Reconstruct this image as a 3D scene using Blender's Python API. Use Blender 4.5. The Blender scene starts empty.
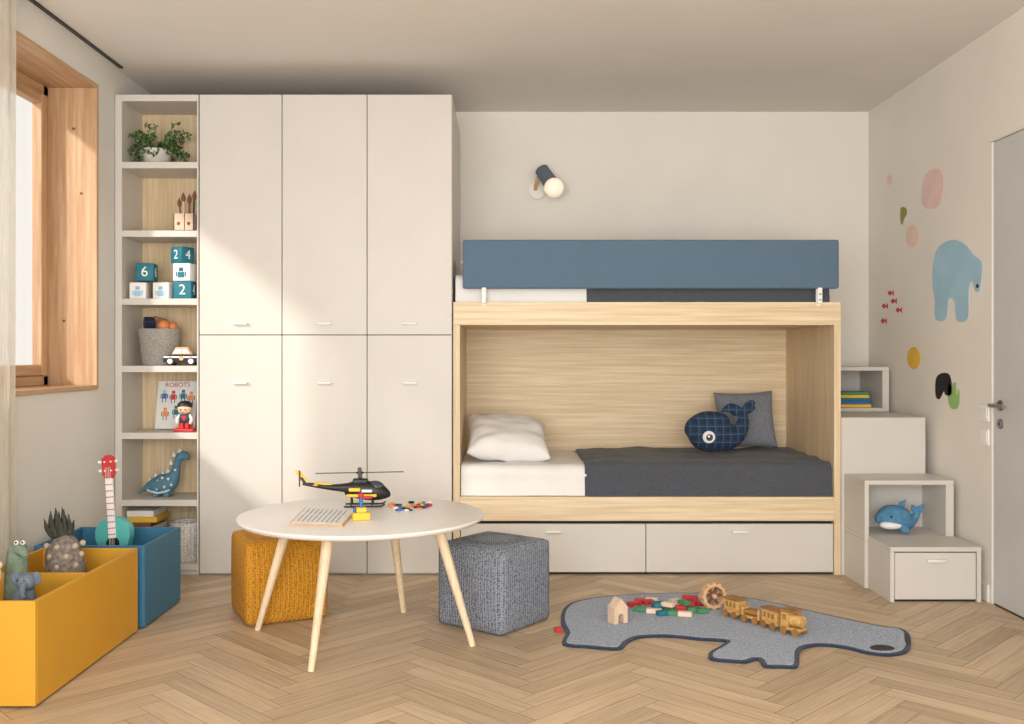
import bpy, bmesh, math, random
from mathutils import Vector, Matrix, noise
random.seed(7)
F=972.0; VX=505.0; VY=357.0; CH=1.166
def P(x,y,D):
    s=F/D; return Vector(((x-VX)/s, D, CH-(y-VY)/s))
def G(x,y,z=0.0):
    s=(y-VY)/(CH-z); return Vector(((x-VX)/s, F/s, z))
def RW(x,y):
    s=(x-VX)/2.30; return (F/s, CH-(y-VY)/s)
def lin(c):
    out=[]
    for v in c:
        v/=255.0
        out.append(v/12.92 if v<=0.04045 else ((v+0.055)/1.055)**2.4)
    return (*out,1)
# ---------------------------------------------------------------- materials
MATS={}
def newmat(name):
    m=bpy.data.materials.new(name); m.use_nodes=True
    nt=m.node_tree; b=nt.nodes['Principled BSDF']
    return m,nt,b
def coords(nt,scale=(1,1,1),kind='Object',rot=(0,0,0)):
    tc=nt.nodes.new('ShaderNodeTexCoord'); mp=nt.nodes.new('ShaderNodeMapping')
    mp.inputs['Scale'].default_value=scale; mp.inputs['Rotation'].default_value=rot
    nt.links.new(tc.outputs[kind],mp.inputs['Vector']); return mp.outputs[0]
def noise_n(nt,vec,scale,detail=4,rough=.5):
    n=nt.nodes.new('ShaderNodeTexNoise'); n.inputs['Scale'].default_value=scale
    n.inputs['Detail'].default_value=detail; n.inputs['Roughness'].default_value=rough
    nt.links.new(vec,n.inputs['Vector']); return n.outputs['Fac']
def ramp(nt,fac,stops):
    r=nt.nodes.new('ShaderNodeValToRGB'); e=r.color_ramp.elements
    e[0].position=stops[0][0]; e[0].color=stops[0][1]; e[1].position=stops[-1][0]; e[1].color=stops[-1][1]
    for p,c in stops[1:-1]:
        x=e.new(p); x.color=c
    nt.links.new(fac,r.inputs[0]); return r.outputs[0]
def bump(nt,b,h,strength,dist=.002):
    n=nt.nodes.new('ShaderNodeBump'); n.inputs['Strength'].default_value=strength; n.inputs['Distance'].default_value=dist
    nt.links.new(h,n.inputs['Height']); nt.links.new(n.outputs[0],b.inputs['Normal'])
def sc(c,k): return tuple(min(255,v*k) for v in c)
def mat(name,col,rough=.5,var=.03,nscale=6,bmp=0,bscale=150,metal=0,emit=0):
    if name in MATS: return MATS[name]
    m,nt,b=newmat(name); v=coords(nt)
    f=noise_n(nt,v,nscale,3)
    c=ramp(nt,f,[(.3,lin(sc(col,1-var))),(.7,lin(sc(col,1+var)))])
    nt.links.new(c,b.inputs['Base Color']); b.inputs['Roughness'].default_value=rough; b.inputs['Metallic'].default_value=metal
    if bmp: bump(nt,b,noise_n(nt,v,bscale,3),bmp)
    if emit:
        b.inputs['Emission Color'].default_value=lin(col); b.inputs['Emission Strength'].default_value=emit
    MATS[name]=m; return m
def wood(name,c1,c2,axis='X',fine=45,rough=.5,cont=1.0):
    if name in MATS: return MATS[name]
    m,nt,b=newmat(name)
    s={'X':(1.1,fine,fine),'Y':(fine,1.1,fine),'Z':(fine,fine,1.1)}[axis]
    v=coords(nt,s); f=noise_n(nt,v,2.2,6,.6)
    s2={'X':(.5,7,7),'Y':(7,.5,7),'Z':(7,7,.5)}[axis]
    v2=coords(nt,s2); f2=noise_n(nt,v2,1.6,2)
    mx=nt.nodes.new('ShaderNodeMix'); mx.data_type='FLOAT'; mx.inputs[0].default_value=.25
    nt.links.new(f,mx.inputs[2]); nt.links.new(f2,mx.inputs[3])
    c=ramp(nt,mx.outputs[0],[(.36,lin(c2)),(.5,lin(tuple((a+b_)/2 for a,b_ in zip(c1,c2)))),(.62,lin(c1))])
    nt.links.new(c,b.inputs['Base Color']); b.inputs['Roughness'].default_value=rough
    bump(nt,b,f,.15,.001); MATS[name]=m; return m
def fabric(name,col,var=.18,scale=260,bmp=.6,thread=.0015,rough=.95):
    if name in MATS: return MATS[name]
    m,nt,b=newmat(name); v=coords(nt)
    vx=coords(nt,(1,1,3.5)); vz=coords(nt,(3.5,1,1))
    a=noise_n(nt,vx,scale*.45,2); c_=noise_n(nt,vz,scale*.45,2)
    mx=nt.nodes.new('ShaderNodeMath'); mx.operation='ADD'; nt.links.new(a,mx.inputs[0]); nt.links.new(c_,mx.inputs[1])
    h=nt.nodes.new('ShaderNodeMath'); h.operation='MULTIPLY'; h.inputs[1].default_value=.5; nt.links.new(mx.outputs[0],h.inputs[0])
    c=ramp(nt,h.outputs[0],[(.36,lin(sc(col,1-var))),(.64,lin(sc(col,1+var)))])
    nt.links.new(c,b.inputs['Base Color']); b.inputs['Roughness'].default_value=rough
    b.inputs['Sheen Weight'].default_value=.1
    bump(nt,b,h.outputs[0],bmp,thread); MATS[name]=m; return m
def knit(name,c1,c2,scale=110):
    m,nt,b=newmat(name); v=coords(nt,(1,1,1.35))
    vo=nt.nodes.new('ShaderNodeTexVoronoi'); vo.inputs['Scale'].default_value=scale; vo.inputs['Randomness'].default_value=.45
    nt.links.new(v,vo.inputs['Vector'])
    c=ramp(nt,vo.outputs['Distance'],[(.15,lin(c1)),(.75,lin(c2))])
    nt.links.new(c,b.inputs['Base Color']); b.inputs['Roughness'].default_value=.95
    inv=nt.nodes.new('ShaderNodeMath'); inv.operation='SUBTRACT'; inv.inputs[0].default_value=1; nt.links.new(vo.outputs['Distance'],inv.inputs[1])
    bump(nt,b,inv.outputs[0],.9,.006); return m
def plaid(name,base,l1,l2):
    m,nt,b=newmat(name); tc=nt.nodes.new('ShaderNodeTexCoord'); sp=nt.nodes.new('ShaderNodeSeparateXYZ')
    nt.links.new(tc.outputs['Object'],sp.inputs[0])
    def stripe(o,freq,th):
        a=nt.nodes.new('ShaderNodeMath'); a.operation='MULTIPLY'; a.inputs[1].default_value=freq; nt.links.new(o,a.inputs[0])
        f=nt.nodes.new('ShaderNodeMath'); f.operation='FRACT'; nt.links.new(a.outputs[0],f.inputs[0])
        g=nt.nodes.new('ShaderNodeMath'); g.operation='LESS_THAN'; g.inputs[1].default_value=th; nt.links.new(f.outputs[0],g.inputs[0]); return g.outputs[0]
    prev=None; col=lin(base)
    for o in (0,2):
        for fr,th,c in ((22,.35,l1),(22,.07,l2)):
            mx=nt.nodes.new('ShaderNodeMix'); mx.data_type='RGBA'
            st=stripe(sp.outputs[o],fr,th); ml=nt.nodes.new('ShaderNodeMath'); ml.operation='MULTIPLY'; ml.inputs[1].default_value=.35
            nt.links.new(st,ml.inputs[0]); nt.links.new(ml.outputs[0],mx.inputs[0])
            if prev is None: mx.inputs[6].default_value=col
            else: nt.links.new(prev,mx.inputs[6])
            mx.inputs[7].default_value=lin(c); prev=mx.outputs[2]
    nt.links.new(prev,b.inputs['Base Color']); b.inputs['Roughness'].default_value=.95; return m

WHITE=mat('lacquer_warm_white',(207,202,195),.45,.008,3)
HANDLE=mat('handle_white',(236,232,226),.35,.01)
GAPSHADE=mat('painted_gap_shade',(40,38,36),.8)  # dark colour stands in for shade behind door and drawer gaps
WALLM=mat('wall_plaster',(230,225,217),.9,.012,2.5,.12,60)
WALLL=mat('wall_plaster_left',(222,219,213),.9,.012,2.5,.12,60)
CEILM=mat('ceiling_plaster',(224,219,213),.95,.01,2)
TRIMM=mat('trim_white',(222,218,211),.5,.01)
DOORM=mat('door_paint',(196,196,197),.45,.01)
OAKX=wood('oak_grain_x',(234,214,182),(208,183,146),'X')
OAKZ=wood('oak_grain_z',(230,210,178),(204,179,142),'Z')
OAKSH=wood('oak_shelf_back',(222,202,168),(196,170,130),'Z')
PINE=wood('pine_z',(212,178,142),(184,142,106),'Z',22)
PINEY=wood('pine_y',(208,174,138),(178,138,102),'Y',22)
ASH=wood('ash_leg',(232,213,183),(212,187,154),'Z',60)
BEECH=wood('beech_toy',(222,184,142),(196,152,108),'X',40)
PALE=mat('pale_wood',(218,190,166),.6,.05,20)
RAIL=fabric('rail_blue_fabric',(88,111,132),.17,420)
BLANK=fabric('dark_blanket',(74,77,85),.26,420)
SHEET=mat('white_sheet',(236,235,234),.95,.01,5,.2,90)
PILG=fabric('grey_pillow_fabric',(118,122,132),.26,340)
RUGG=fabric('rug_grey',(150,161,178),.16,240,.8,.003)
NAVY=fabric('rug_navy',(40,50,70),.15,200)
NAVYB=mat('navy_paint',(34,44,70),.5)
MUST=knit('mustard_knit',(228,166,50),(156,100,20))
GREYK=knit('grey_knit',(168,175,188),(76,84,98))
YBIN=mat('yellow_bin_lacquer',(208,154,42),.5,.01)
BBIN=mat('blue_bin_lacquer',(52,112,144),.5,.01)
TABLEW=mat('table_white',(234,232,229),.35,.005)
BLK=mat('black',(22,22,24),.45); CHROME=mat('steel',(150,150,152),.3,.01,5,metal=.9)
RED=mat('red',(190,44,48),.5); YEL=mat('yellow',(232,188,60),.5); GRN=mat('green',(66,132,92),.5)
TEAL=mat('teal',(24,112,130),.6); WHT=mat('white_plain',(236,235,232),.6); BLUE=mat('blue',(52,104,170),.5)
ORG=mat('orange',(222,136,80),.5); SKYB=mat('light_blue',(160,197,218),.8); PINKM=mat('pink',(230,198,194),.8)
PEACH=mat('peach',(230,204,186),.7); OLIVE=mat('olive',(150,142,70),.8); LGRN=mat('leaf_green',(150,190,120),.7)
SKIN=mat('skin_paint',(238,196,160),.5); BROWN=mat('brown',(120,80,50),.6)
# ---------------------------------------------------------------- builder
def crv(pts,n=6,closed=False):
    pts=[Vector(p) for p in pts]; out=[]; N=len(pts)
    rng=N if closed else N-1
    for i in range(rng):
        if closed: a,b,c,d=pts[(i-1)%N],pts[i],pts[(i+1)%N],pts[(i+2)%N]
        else: a,b,c,d=pts[max(i-1,0)],pts[i],pts[i+1],pts[min(i+2,N-1)]
        for k in range(n):
            t=k/n
            out.append(.5*((2*b)+(c-a)*t+(2*a-5*b+4*c-d)*t*t+(3*b-a-3*c+d)*t**3))
    if not closed: out.append(pts[-1])
    return out
class B:
    def __init__(s,name): s.name=name; s.bm=bmesh.new(); s.mats=[]
    def mi(s,m):
        if m not in s.mats: s.mats.append(m)
        return s.mats.index(m)
    def add(s,tb,m,M=None,smooth=False):
        if M is not None: tb.transform(M)
        bmesh.ops.recalc_face_normals(tb,faces=tb.faces[:])
        k=s.mi(m)
        for f in tb.faces: f.material_index=k; f.smooth=smooth
        if smooth:
            for e in tb.edges:
                if len(e.link_faces)==2 and e.calc_face_angle(0)>.7: e.smooth=False
        me=bpy.data.meshes.new('t'); tb.to_mesh(me); tb.free(); s.bm.from_mesh(me); bpy.data.meshes.remove(me)
    def box(s,x0,x1,y0,y1,z0,z1,m,bev=.002,M=None,seg=1):
        tb=bmesh.new(); bmesh.ops.create_cube(tb,size=1)
        for v in tb.verts: v.co=Vector(((x0+x1)/2+v.co.x*(x1-x0),(y0+y1)/2+v.co.y*(y1-y0),(z0+z1)/2+v.co.z*(z1-z0)))
        if bev: bmesh.ops.bevel(tb,geom=tb.edges[:],offset=bev,segments=seg,affect='EDGES',profile=.5)
        s.add(tb,m,M,smooth=seg>1)
    def cyl(s,p1,p2,r1,r2,m,seg=20,M=None,bev=0):
        p1=Vector(p1);p2=Vector(p2); d=p2-p1
        tb=bmesh.new(); bmesh.ops.create_cone(tb,cap_ends=True,segments=seg,radius1=r1,radius2=r2,depth=d.length)
        if bev:
            es=[e for e in tb.edges if e.calc_face_angle(0)>.8]
            bmesh.ops.bevel(tb,geom=es,offset=bev,segments=2,affect='EDGES')
        T=Matrix.Translation((p1+p2)/2)@d.to_track_quat('Z','Y').to_matrix().to_4x4()
        if M is not None: T=M@T
        s.add(tb,m,T,True)
    def sph(s,c,r,m,M=None,u=20,v=12):
        if not hasattr(r,'__len__'): r=(r,r,r)
        tb=bmesh.new(); bmesh.ops.create_uvsphere(tb,u_segments=u,v_segments=v,radius=1)
        T=Matrix.Translation(c)@(M if M is not None else Matrix())@Matrix.Diagonal((*r,1))
        s.add(tb,m,T,True)
    def loft(s,pts,rad,m,ref=(0,1,0),seg=16,n=5,sq=1.0,M=None):
        pts=[Vector(p) for p in pts]
        pp=crv(pts,n); rr=[r.x for r in crv([(r,0,0) for r in rad],n)]
        ref=Vector(ref); tb=bmesh.new(); rings=[]
        for i,p in enumerate(pp):
            t=(pp[min(i+1,len(pp)-1)]-pp[max(i-1,0)]).normalized()
            a=t.cross(ref).normalized(); b=a.cross(t).normalized(); r=max(rr[i],.0004)
            rings.append([tb.verts.new(p+a*math.cos(q)*r+b*math.sin(q)*r*sq) for q in [2*math.pi*k/seg for k in range(seg)]])
        for i in range(len(rings)-1):
            for k in range(seg): tb.faces.new((rings[i][k],rings[i][(k+1)%seg],rings[i+1][(k+1)%seg],rings[i+1][k]))
        tb.faces.new(rings[0]); tb.faces.new(rings[-1][::-1])
        s.add(tb,m,M,True)
    def lathe(s,prof,c,m,seg=28,M=None):
        tb=bmesh.new(); rings=[]
        for r,z in prof: rings.append([tb.verts.new((r*math.cos(2*math.pi*k/seg),r*math.sin(2*math.pi*k/seg),z)) for k in range(seg)])
        for i in range(len(rings)-1):
            for k in range(seg): tb.faces.new((rings[i][k],rings[i][(k+1)%seg],rings[i+1][(k+1)%seg],rings[i+1][k]))
        tb.faces.new(rings[0]); tb.faces.new(rings[-1])
        T=Matrix.Translation(c)@(M if M is not None else Matrix())
        s.add(tb,m,T,True)
    def prism(s,out,h,M,m,bev=0):
        tb=bmesh.new(); lo=[tb.verts.new((p[0],p[1],0)) for p in out]; hi=[tb.verts.new((p[0],p[1],h)) for p in out]; n=len(out)
        tb.faces.new(lo[::-1]); top=tb.faces.new(hi)
        for i in range(n): tb.faces.new((lo[i],lo[(i+1)%n],hi[(i+1)%n],hi[i]))
        if bev: bmesh.ops.bevel(tb,geom=list(top.edges),offset=bev,segments=2,affect='EDGES')
        s.add(tb,m,M,bool(bev))
    def tube(s,pts,r,m,seg=8): s.loft(pts,[r]*len(pts),m,seg=seg,ref=(.13,.2,.97))
    def txt(s,t,size,M,m,ex=.0008):
        cu=bpy.data.curves.new('tx','FONT'); cu.body=t; cu.size=size; cu.align_x='CENTER'; cu.align_y='CENTER'; cu.extrude=ex
        ob=bpy.data.objects.new('tx',cu); bpy.context.collection.objects.link(ob)
        dg=bpy.context.evaluated_depsgraph_get(); me=bpy.data.meshes.new_from_object(ob.evaluated_get(dg))
        tb=bmesh.new(); tb.from_mesh(me); bpy.data.objects.remove(ob); s.add(tb,m,M)
    def done(s):
        me=bpy.data.meshes.new(s.name); 
        vs=[v.co for v in s.bm.verts]
        c=Vector([(min(v[i] for v in vs)+max(v[i] for v in vs))/2 for i in range(3)])
        for v in s.bm.verts: v.co-=c
        s.bm.to_mesh(me); s.bm.free()
        for m in s.mats: me.materials.append(m)
        ob=bpy.data.objects.new(s.name,me); ob.location=c; bpy.context.collection.objects.link(ob); return ob
def FR(x,y,z,ry=0):
    return Matrix.Translation((x,y,z))@Matrix.Rotation(ry,4,'Z')@Matrix.Rotation(math.pi/2,4,'X')
def T(x,y,z,rz=0): return Matrix.Translation((x,y,z))@Matrix.Rotation(rz,4,'Z')
def surf(b,fn,nu,nv,m,closed=False):
    tb=bmesh.new(); g=[[tb.verts.new(fn(i/nu,j/nv)) for j in range(nv+1)] for i in range(nu+1)]
    for i in range(nu):
        for j in range(nv): tb.faces.new((g[i][j],g[i+1][j],g[i+1][j+1],g[i][j+1]))
    k=b.mi(m)
    for f in tb.faces: f.material_index=k; f.smooth=True
    me=bpy.data.meshes.new('t'); tb.to_mesh(me); tb.free(); b.bm.from_mesh(me)
def pillow(name,w,h,t,M,m,wr=.006,seed=0,rad=.5):
    b=B(name); tb=bmesh.new(); N=44
    for sgn in (1,-1):
        g=[]
        for i in range(N+1):
            row=[]
            for j in range(N+1):
                u=-1+2*i/N; v=-1+2*j/N
                px=u*w/2*(1-.07*(1-v*v)*abs(u)**3); py=v*h/2*(1-.07*(1-u*u)*abs(v)**3)
                th=t/2*((1-u**4)*(1-v**4))**.55
                th*=1+.10*noise.noise(Vector((u*1.4+seed,v*1.4,sgn)))
                e=min(1,(1-u*u)*4)*min(1,(1-v*v)*4)
                wv=wr*noise.noise(Vector((u*2+seed,v*3,sgn*3)))*e
                an=math.atan2(v,u); rr=math.hypot(u,v)
                wv+=wr*rad*math.sin(an*8+2.5*noise.noise(Vector((u*1.6,v*1.6,seed))))*e*max(0,min(1,(rr-.45)*1.8))
                row.append(tb.verts.new((px,py,sgn*(th+wv*1.0))))
            g.append(row)
        for i in range(N):
            for j in range(N): tb.faces.new((g[i][j],g[i+1][j],g[i+1][j+1],g[i][j+1]))
    bmesh.ops.remove_doubles(tb,verts=tb.verts[:],dist=.0015)
    b.add(tb,m,M,False)
    for f in b.bm.faces: f.smooth=True
    return b.done()
# ---------------------------------------------------------------- room shell
LX=-2.09; RX=2.30; BY=6.15; CZ=2.717; Y0=-1.4
def make_floor():
    W=.085; n=7; bm=bmesh.new(); uv=bm.loops.layers.uv.new('UVMap'); ca=bm.loops.layers.float_color.new('tone')
    R=Matrix.Rotation(math.radians(45),4,'Z'); off=Vector((.1,2.4,0)); g=.0009/W
    for i in range(-8,9):
        for j in range(-75,76):
            for kind in (0,1):
                if kind==0: x0,y0,x1,y1=j+2*n*i,j,j+2*n*i+n,j+1
                else: x0,y0,x1,y1=j+n+2*n*i,j+1-n,j+n+1+2*n*i,j+1
                cs=[(x0+g,y0+g),(x1-g,y0+g),(x1-g,y1-g),(x0+g,y1-g)]
                ps=[R@Vector((a*W,b*W,0))+off for a,b in cs]
                cx=sum(p.x for p in ps)/4; cy=sum(p.y for p in ps)/4
                if not(-2.6<cx<2.8 and Y0-.4<cy<6.6): continue
                f=bm.faces.new([bm.verts.new(p) for p in ps]); tone=random.random(); ou,ov=random.random()*50,random.random()*50
                for l,(a,b_) in zip(f.loops,cs):
                    u,v=((a-x0)*W,(b_-y0)*W) if kind==0 else ((b_-y0)*W,(a-x0)*W)
                    l[uv].uv=(u+ou,v+ov); l[ca]=(tone,tone,tone,1)
    for co,no in (((LX,0,0),(-1,0,0)),((RX,0,0),(1,0,0)),((0,BY,0),(0,1,0)),((0,Y0,0),(0,-1,0))):
        bmesh.ops.bisect_plane(bm,geom=bm.verts[:]+bm.edges[:]+bm.faces[:],plane_co=co,plane_no=no,clear_outer=True)
    for f in bm.faces: f.material_index=0
    z=-.002
    vs=[bm.verts.new(p) for p in ((LX-.3,Y0,z),(RX+.3,Y0,z),(RX+.3,BY+.2,z),(LX-.3,BY+.2,z))]
    f=bm.faces.new(vs); f.material_index=1
    lo=[bm.verts.new((v.co.x,v.co.y,-.12)) for v in vs]
    for i in range(4):
        q=bm.faces.new((vs[i],lo[i],lo[(i+1)%4],vs[(i+1)%4])); q.material_index=1
    q=bm.faces.new(lo[::-1]); q.material_index=1
    me=bpy.data.meshes.new('floor'); bm.to_mesh(me); bm.free()
    m,nt,b=newmat('oak_herringbone')
    v=coords(nt,(1.6,34,1),'UV'); fa=noise_n(nt,v,2.2,6,.6)
    v2=coords(nt,(.8,7,1),'UV'); fb=noise_n(nt,v2,1.5,3)
    mx=nt.nodes.new('ShaderNodeMix'); mx.data_type='FLOAT'; mx.inputs[0].default_value=.4
    nt.links.new(fa,mx.inputs[2]); nt.links.new(fb,mx.inputs[3])
    c=ramp(nt,mx.outputs[0],[(.32,lin((178,154,126))),(.5,lin((200,178,150))),(.68,lin((214,194,168)))])
    at=nt.nodes.new('ShaderNodeAttribute'); at.attribute_name='tone'
    tr=ramp(nt,at.outputs['Fac'],[(0,(.78,.76,.73,1)),(.5,(.92,.91,.89,1)),(1,(1.05,1.04,1.02,1))])
    ml=nt.nodes.new('ShaderNodeMix'); ml.data_type='RGBA'; ml.blend_type='MULTIPLY'; ml.inputs[0].default_value=1
    nt.links.new(c,ml.inputs[6]); nt.links.new(tr,ml.inputs[7]); nt.links.new(ml.outputs[2],b.inputs['Base Color'])
    b.inputs['Roughness'].default_value=.48; bump(nt,b,fa,.12,.001)
    me.materials.append(m); me.materials.append(mat('floor_joint',(120,94,70),.8))
    ob=bpy.data.objects.new('floor',me); bpy.context.collection.objects.link(ob)
make_floor()
b=B('ceiling'); b.box(LX-.3,RX+.3,Y0,BY+.2,CZ,CZ+.12,CEILM,0); b.done()
b=B('wall_back'); b.box(LX-.3,RX+.3,BY,BY+.2,0,CZ,WALLM,0); b.done()
wy0,wy1,wz0,wz1=1.9,4.98,1.0,2.56
b=B('wall_left')
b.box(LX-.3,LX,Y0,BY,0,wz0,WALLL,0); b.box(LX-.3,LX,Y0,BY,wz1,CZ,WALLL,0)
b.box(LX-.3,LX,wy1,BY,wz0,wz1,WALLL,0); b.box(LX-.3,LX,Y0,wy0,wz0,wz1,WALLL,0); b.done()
dy0,dy1,dz=3.67,4.60,2.19
b=B('wall_right')
b.box(RX,RX+.2,dy1,BY,0,CZ,WALLM,0); b.box(RX,RX+.2,Y0,dy0,0,CZ,WALLM,0); b.box(RX,RX+.2,dy0,dy1,dz,CZ,WALLM,0); b.done()
# window
b=B('window_1'); lt=.022; o=LX-.295
b.box(o,LX+.008,wy1-lt,wy1,wz0,wz1,PINE); b.box(o,LX+.008,wy0,wy0+lt,wz0,wz1,PINE)
b.box(o,LX+.008,wy0+lt,wy1-lt,wz1-lt,wz1,PINEY); b.box(o,LX+.012,wy0+lt,wy1-lt,wz0,wz0+lt,PINEY)
fx0,fx1=o,o+.055
a0,a1,c0,c1=wy0+lt,wy1-lt,wz0+lt,wz1-lt
for (p,q) in ((a1-.05,a1),(a1-1.75,a1-1.67),(a0,a0+.06)): b.box(fx0,fx1,p,q,c0,c1,PINE,.004)
b.box(fx0,fx1,a0,a1,c0,c0+.05,PINEY,.004); b.box(fx0,fx1,a0,a1,c1-.05,c1,PINEY,.004)
b.box(fx0+.02,fx1+.015,a1-.10,a1-.052,c0+.052,c1-.052,PINE,.004); b.box(fx0+.02,fx1+.015,a1-1.66,a1-1.60,c0+.052,c1-.052,PINE,.004)
b.box(fx0+.02,fx1+.015,a1-1.60,a1-.10,c0+.052,c0+.105,PINEY,.004); b.box(fx0+.02,fx1+.015,a1-1.60,a1-.10,c1-.105,c1-.052,PINEY,.004)
gm,nt,bb=newmat('window_glass'); nt.nodes.remove(bb); out=nt.nodes['Material Output']
tr=nt.nodes.new('ShaderNodeBsdfTransparent'); gl=nt.nodes.new('ShaderNodeBsdfGlossy'); gl.inputs['Roughness'].default_value=.02
ms=nt.nodes.new('ShaderNodeMixShader'); ms.inputs[0].default_value=.05; nt.links.new(tr.outputs[0],ms.inputs[1]); nt.links.new(gl.outputs[0],ms.inputs[2]); nt.links.new(ms.outputs[0],out.inputs[0])
b.box(fx0+.028,fx0+.032,a0,a1,c0+.03,c1-.03,gm,0)
kn=mat('pine_knot',(130,84,52),.6)
for (kx,kz) in ((-2.2,2.33),(-2.16,2.0),(-2.25,1.35)): b.cyl((kx,wy1-lt-.0005,kz),(kx,wy1-lt+.002,kz),.008,.008,kn,12)
b.done()
# curtain + track
cm,nt,bb=newmat('sheer_curtain'); nt.nodes.remove(bb); out=nt.nodes['Material Output']
d=nt.nodes.new('ShaderNodeBsdfDiffuse'); tl=nt.nodes.new('ShaderNodeBsdfTranslucent'); tp=nt.nodes.new('ShaderNodeBsdfTransparent')
wv=noise_n(nt,coords(nt,(60,60,4)),3,3); cc=ramp(nt,wv,[(.3,lin((216,209,194))),(.7,lin((234,229,217)))])
nt.links.new(cc,d.inputs[0]); nt.links.new(cc,tl.inputs[0])
m1=nt.nodes.new('ShaderNodeMixShader'); m1.inputs[0].default_value=.42; nt.links.new(d.outputs[0],m1.inputs[1]); nt.links.new(tl.outputs[0],m1.inputs[2])
m2=nt.nodes.new('ShaderNodeMixShader'); m2.inputs[0].default_value=.28; nt.links.new(m1.outputs[0],m2.inputs[1]); nt.links.new(tp.outputs[0],m2.inputs[2]); nt.links.new(m2.outputs[0],out.inputs[0])
b=B('sheer_curtain')
def cf(u,v):
    y=1.7+u*2.33; return Vector((-2.02+.022*math.sin(y*42)+.006*math.sin(y*17+v),y,.02+v*2.67))
surf(b,cf,420,6,cm); b.done()
b=B('curtain_track'); b.box(-2.062,-2.042,.6,5.2,CZ-.008,CZ-.0005,BLK,0); b.done()
b=B('baseboard_right'); b.box(RX-.012,RX-.0005,dy1+.01,BY-.001,.001,.085,TRIMM,.002); b.done()
b=B('baseboard_left'); b.box(LX+.0005,LX+.012,Y0,5.19,.001,.085,TRIMM,.002); b.done()
b=B('door_1')
b.box(RX+.006,RX+.046,dy0+.012,dy1-.012,.006,dz-.012,DOORM,.002)
b.box(RX-.002,RX+.09,dy1-.01,dy1-.0005,0,dz-.0005,TRIMM,.001); b.box(RX-.002,RX+.09,dy0+.0005,dy0+.01,0,dz-.0005,TRIMM,.001); b.box(RX-.002,RX+.09,dy0+.0005,dy1-.0005,dz-.01,dz-.0005,TRIMM,.001)
hy,hz=4.52,.94
b.cyl((RX+.008,hy,hz),(RX-.002,hy,hz),.025,.025,CHROME,24,bev=.002); b.cyl((RX+.005,hy,hz),(RX-.05,hy,hz),.009,.009,CHROME)
b.cyl((RX-.045,hy+.006,hz),(RX-.045,hy-.13,hz),.009,.008,CHROME)
b.cyl((RX+.008,hy,hz-.085),(RX-.002,hy,hz-.085),.024,.024,CHROME,24,bev=.002); b.cyl((RX-.001,hy,hz-.085),(RX-.003,hy,hz-.085),.007,.007,BLK)
b.done()
for i,(px,py) in enumerate(((986,413),(986,437))):
    yy,zz=RW(px,py); b=B('light_switch'); b.box(RX-.009,RX-.0005,yy-.04,yy+.04,zz-.04,zz+.04,WHT,.003); b.box(RX-.012,RX-.008,yy-.028,yy+.028,zz-.028,zz+.028,HANDLE,.002); b.done()
def decal(name,px,m,smooth=5,h=.002,extra=()):
    b=B(name)
    def one(pts,m_,sm,hh):
        pp=[RW(*p) for p in pts]; o2=[Vector((-y,z,0)) for y,z in pp]
        if sm: o2=crv(o2,sm,True)
        M=Matrix(((0,0,-1,RX-.0004),(-1,0,0,0),(0,1,0,0),(0,0,0,1)))
        b.prism([(p.x,p.y) for p in o2],hh,M,m_)
    one(px,m,smooth,h)
    for e in extra: one(e[0],e[1],e[2],h+.001)
    return b.done()
def ell(cx,cy,rx,ry,n=14): return [(cx+rx*math.cos(2*math.pi*k/n),cy+ry*math.sin(2*math.pi*k/n)) for k in range(n)]
decal('polar_bear_decal',[(933,268),(937,250),(946,242),(956,240),(966,245),(974,255),(982,262),(982,275),(980,289),(976,291),(972,281),(969,290),(968,318),(957,320),(955,302),(949,299),(946,319),(936,319),(935,300),(933,286)],SKYB,4,extra=[(ell(978,286,1.3,2.2,8),BLK,0)])
decal('pink_blob_decal',[(924,178),(931,170),(941,170),(944,184),(940,204),(930,209),(923,205),(922,192)],PINKM)
decal('pink_spot_decal',ell(890,180,2.5,5),PINKM)
decal('peach_spot_decal',ell(912.5,236,6.5,11),PEACH)
decal('olive_letter_decal',[(901,208),(906,208),(907,214),(904,219),(903,224),(901,223)],OLIVE,2)
decal('yellow_spot_decal',ell(914,358,6.5,11),YEL)
decal('penguin_decal',[(936,396),(936,380),(940,374),(947,373),(951,378),(952,394),(946,395),(944,391),(940,399)],BLK,3)
decal('cactus_decal',[(951,408),(948,396),(949,384),(951,385),(952,394),(953,384),(956,383),(957,396),(959,388),(960,398),(958,408)],LGRN,3)
for (x,y) in ((891,293),(885,306),(899,310),(884,321),(894,301)):
    decal('red_fish_decal',[(x-3.2,y),(x-1,y-2.6),(x+1.3,y-.6),(x+3,y-3),(x+3,y+3),(x+1.3,y+.6),(x-1,y+2.6)],RED,0)
# ---------------------------------------------------------------- wardrobe
def tab(b,x,y,z,w=.078):
    b.box(x-w/2,x+w/2,y-.022,y,z-.006,z+.006,HANDLE,.004,seg=2); b.box(x-w/2+.006,x+w/2-.006,y-.006,y,z-.012,z+.006,HANDLE,.003,seg=2)
FYd=5.2
b=B('wardrobe')
b.box(-1.636,-.283,5.221,6.145,.0,2.57,WHITE,.001)
b.box(-1.63,-.289,5.216,5.222,.006,2.56,GAPSHADE,0)  # dark sheet painting shade into the gaps between doors
xs=[-1.636,-1.193,-.738,-.283]
for i in range(3):
    for (z0,z1) in ((.010,1.282),(1.286,2.57)):
        b.box(xs[i]+.002,xs[i+1]-.002,FYd,5.218,z0,z1,WHITE,.0015)
    xc=(xs[i]+xs[i+1])/2
    tab(b,xc,FYd,1.345); tab(b,xc,FYd,1.028)
b.done()
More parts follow.
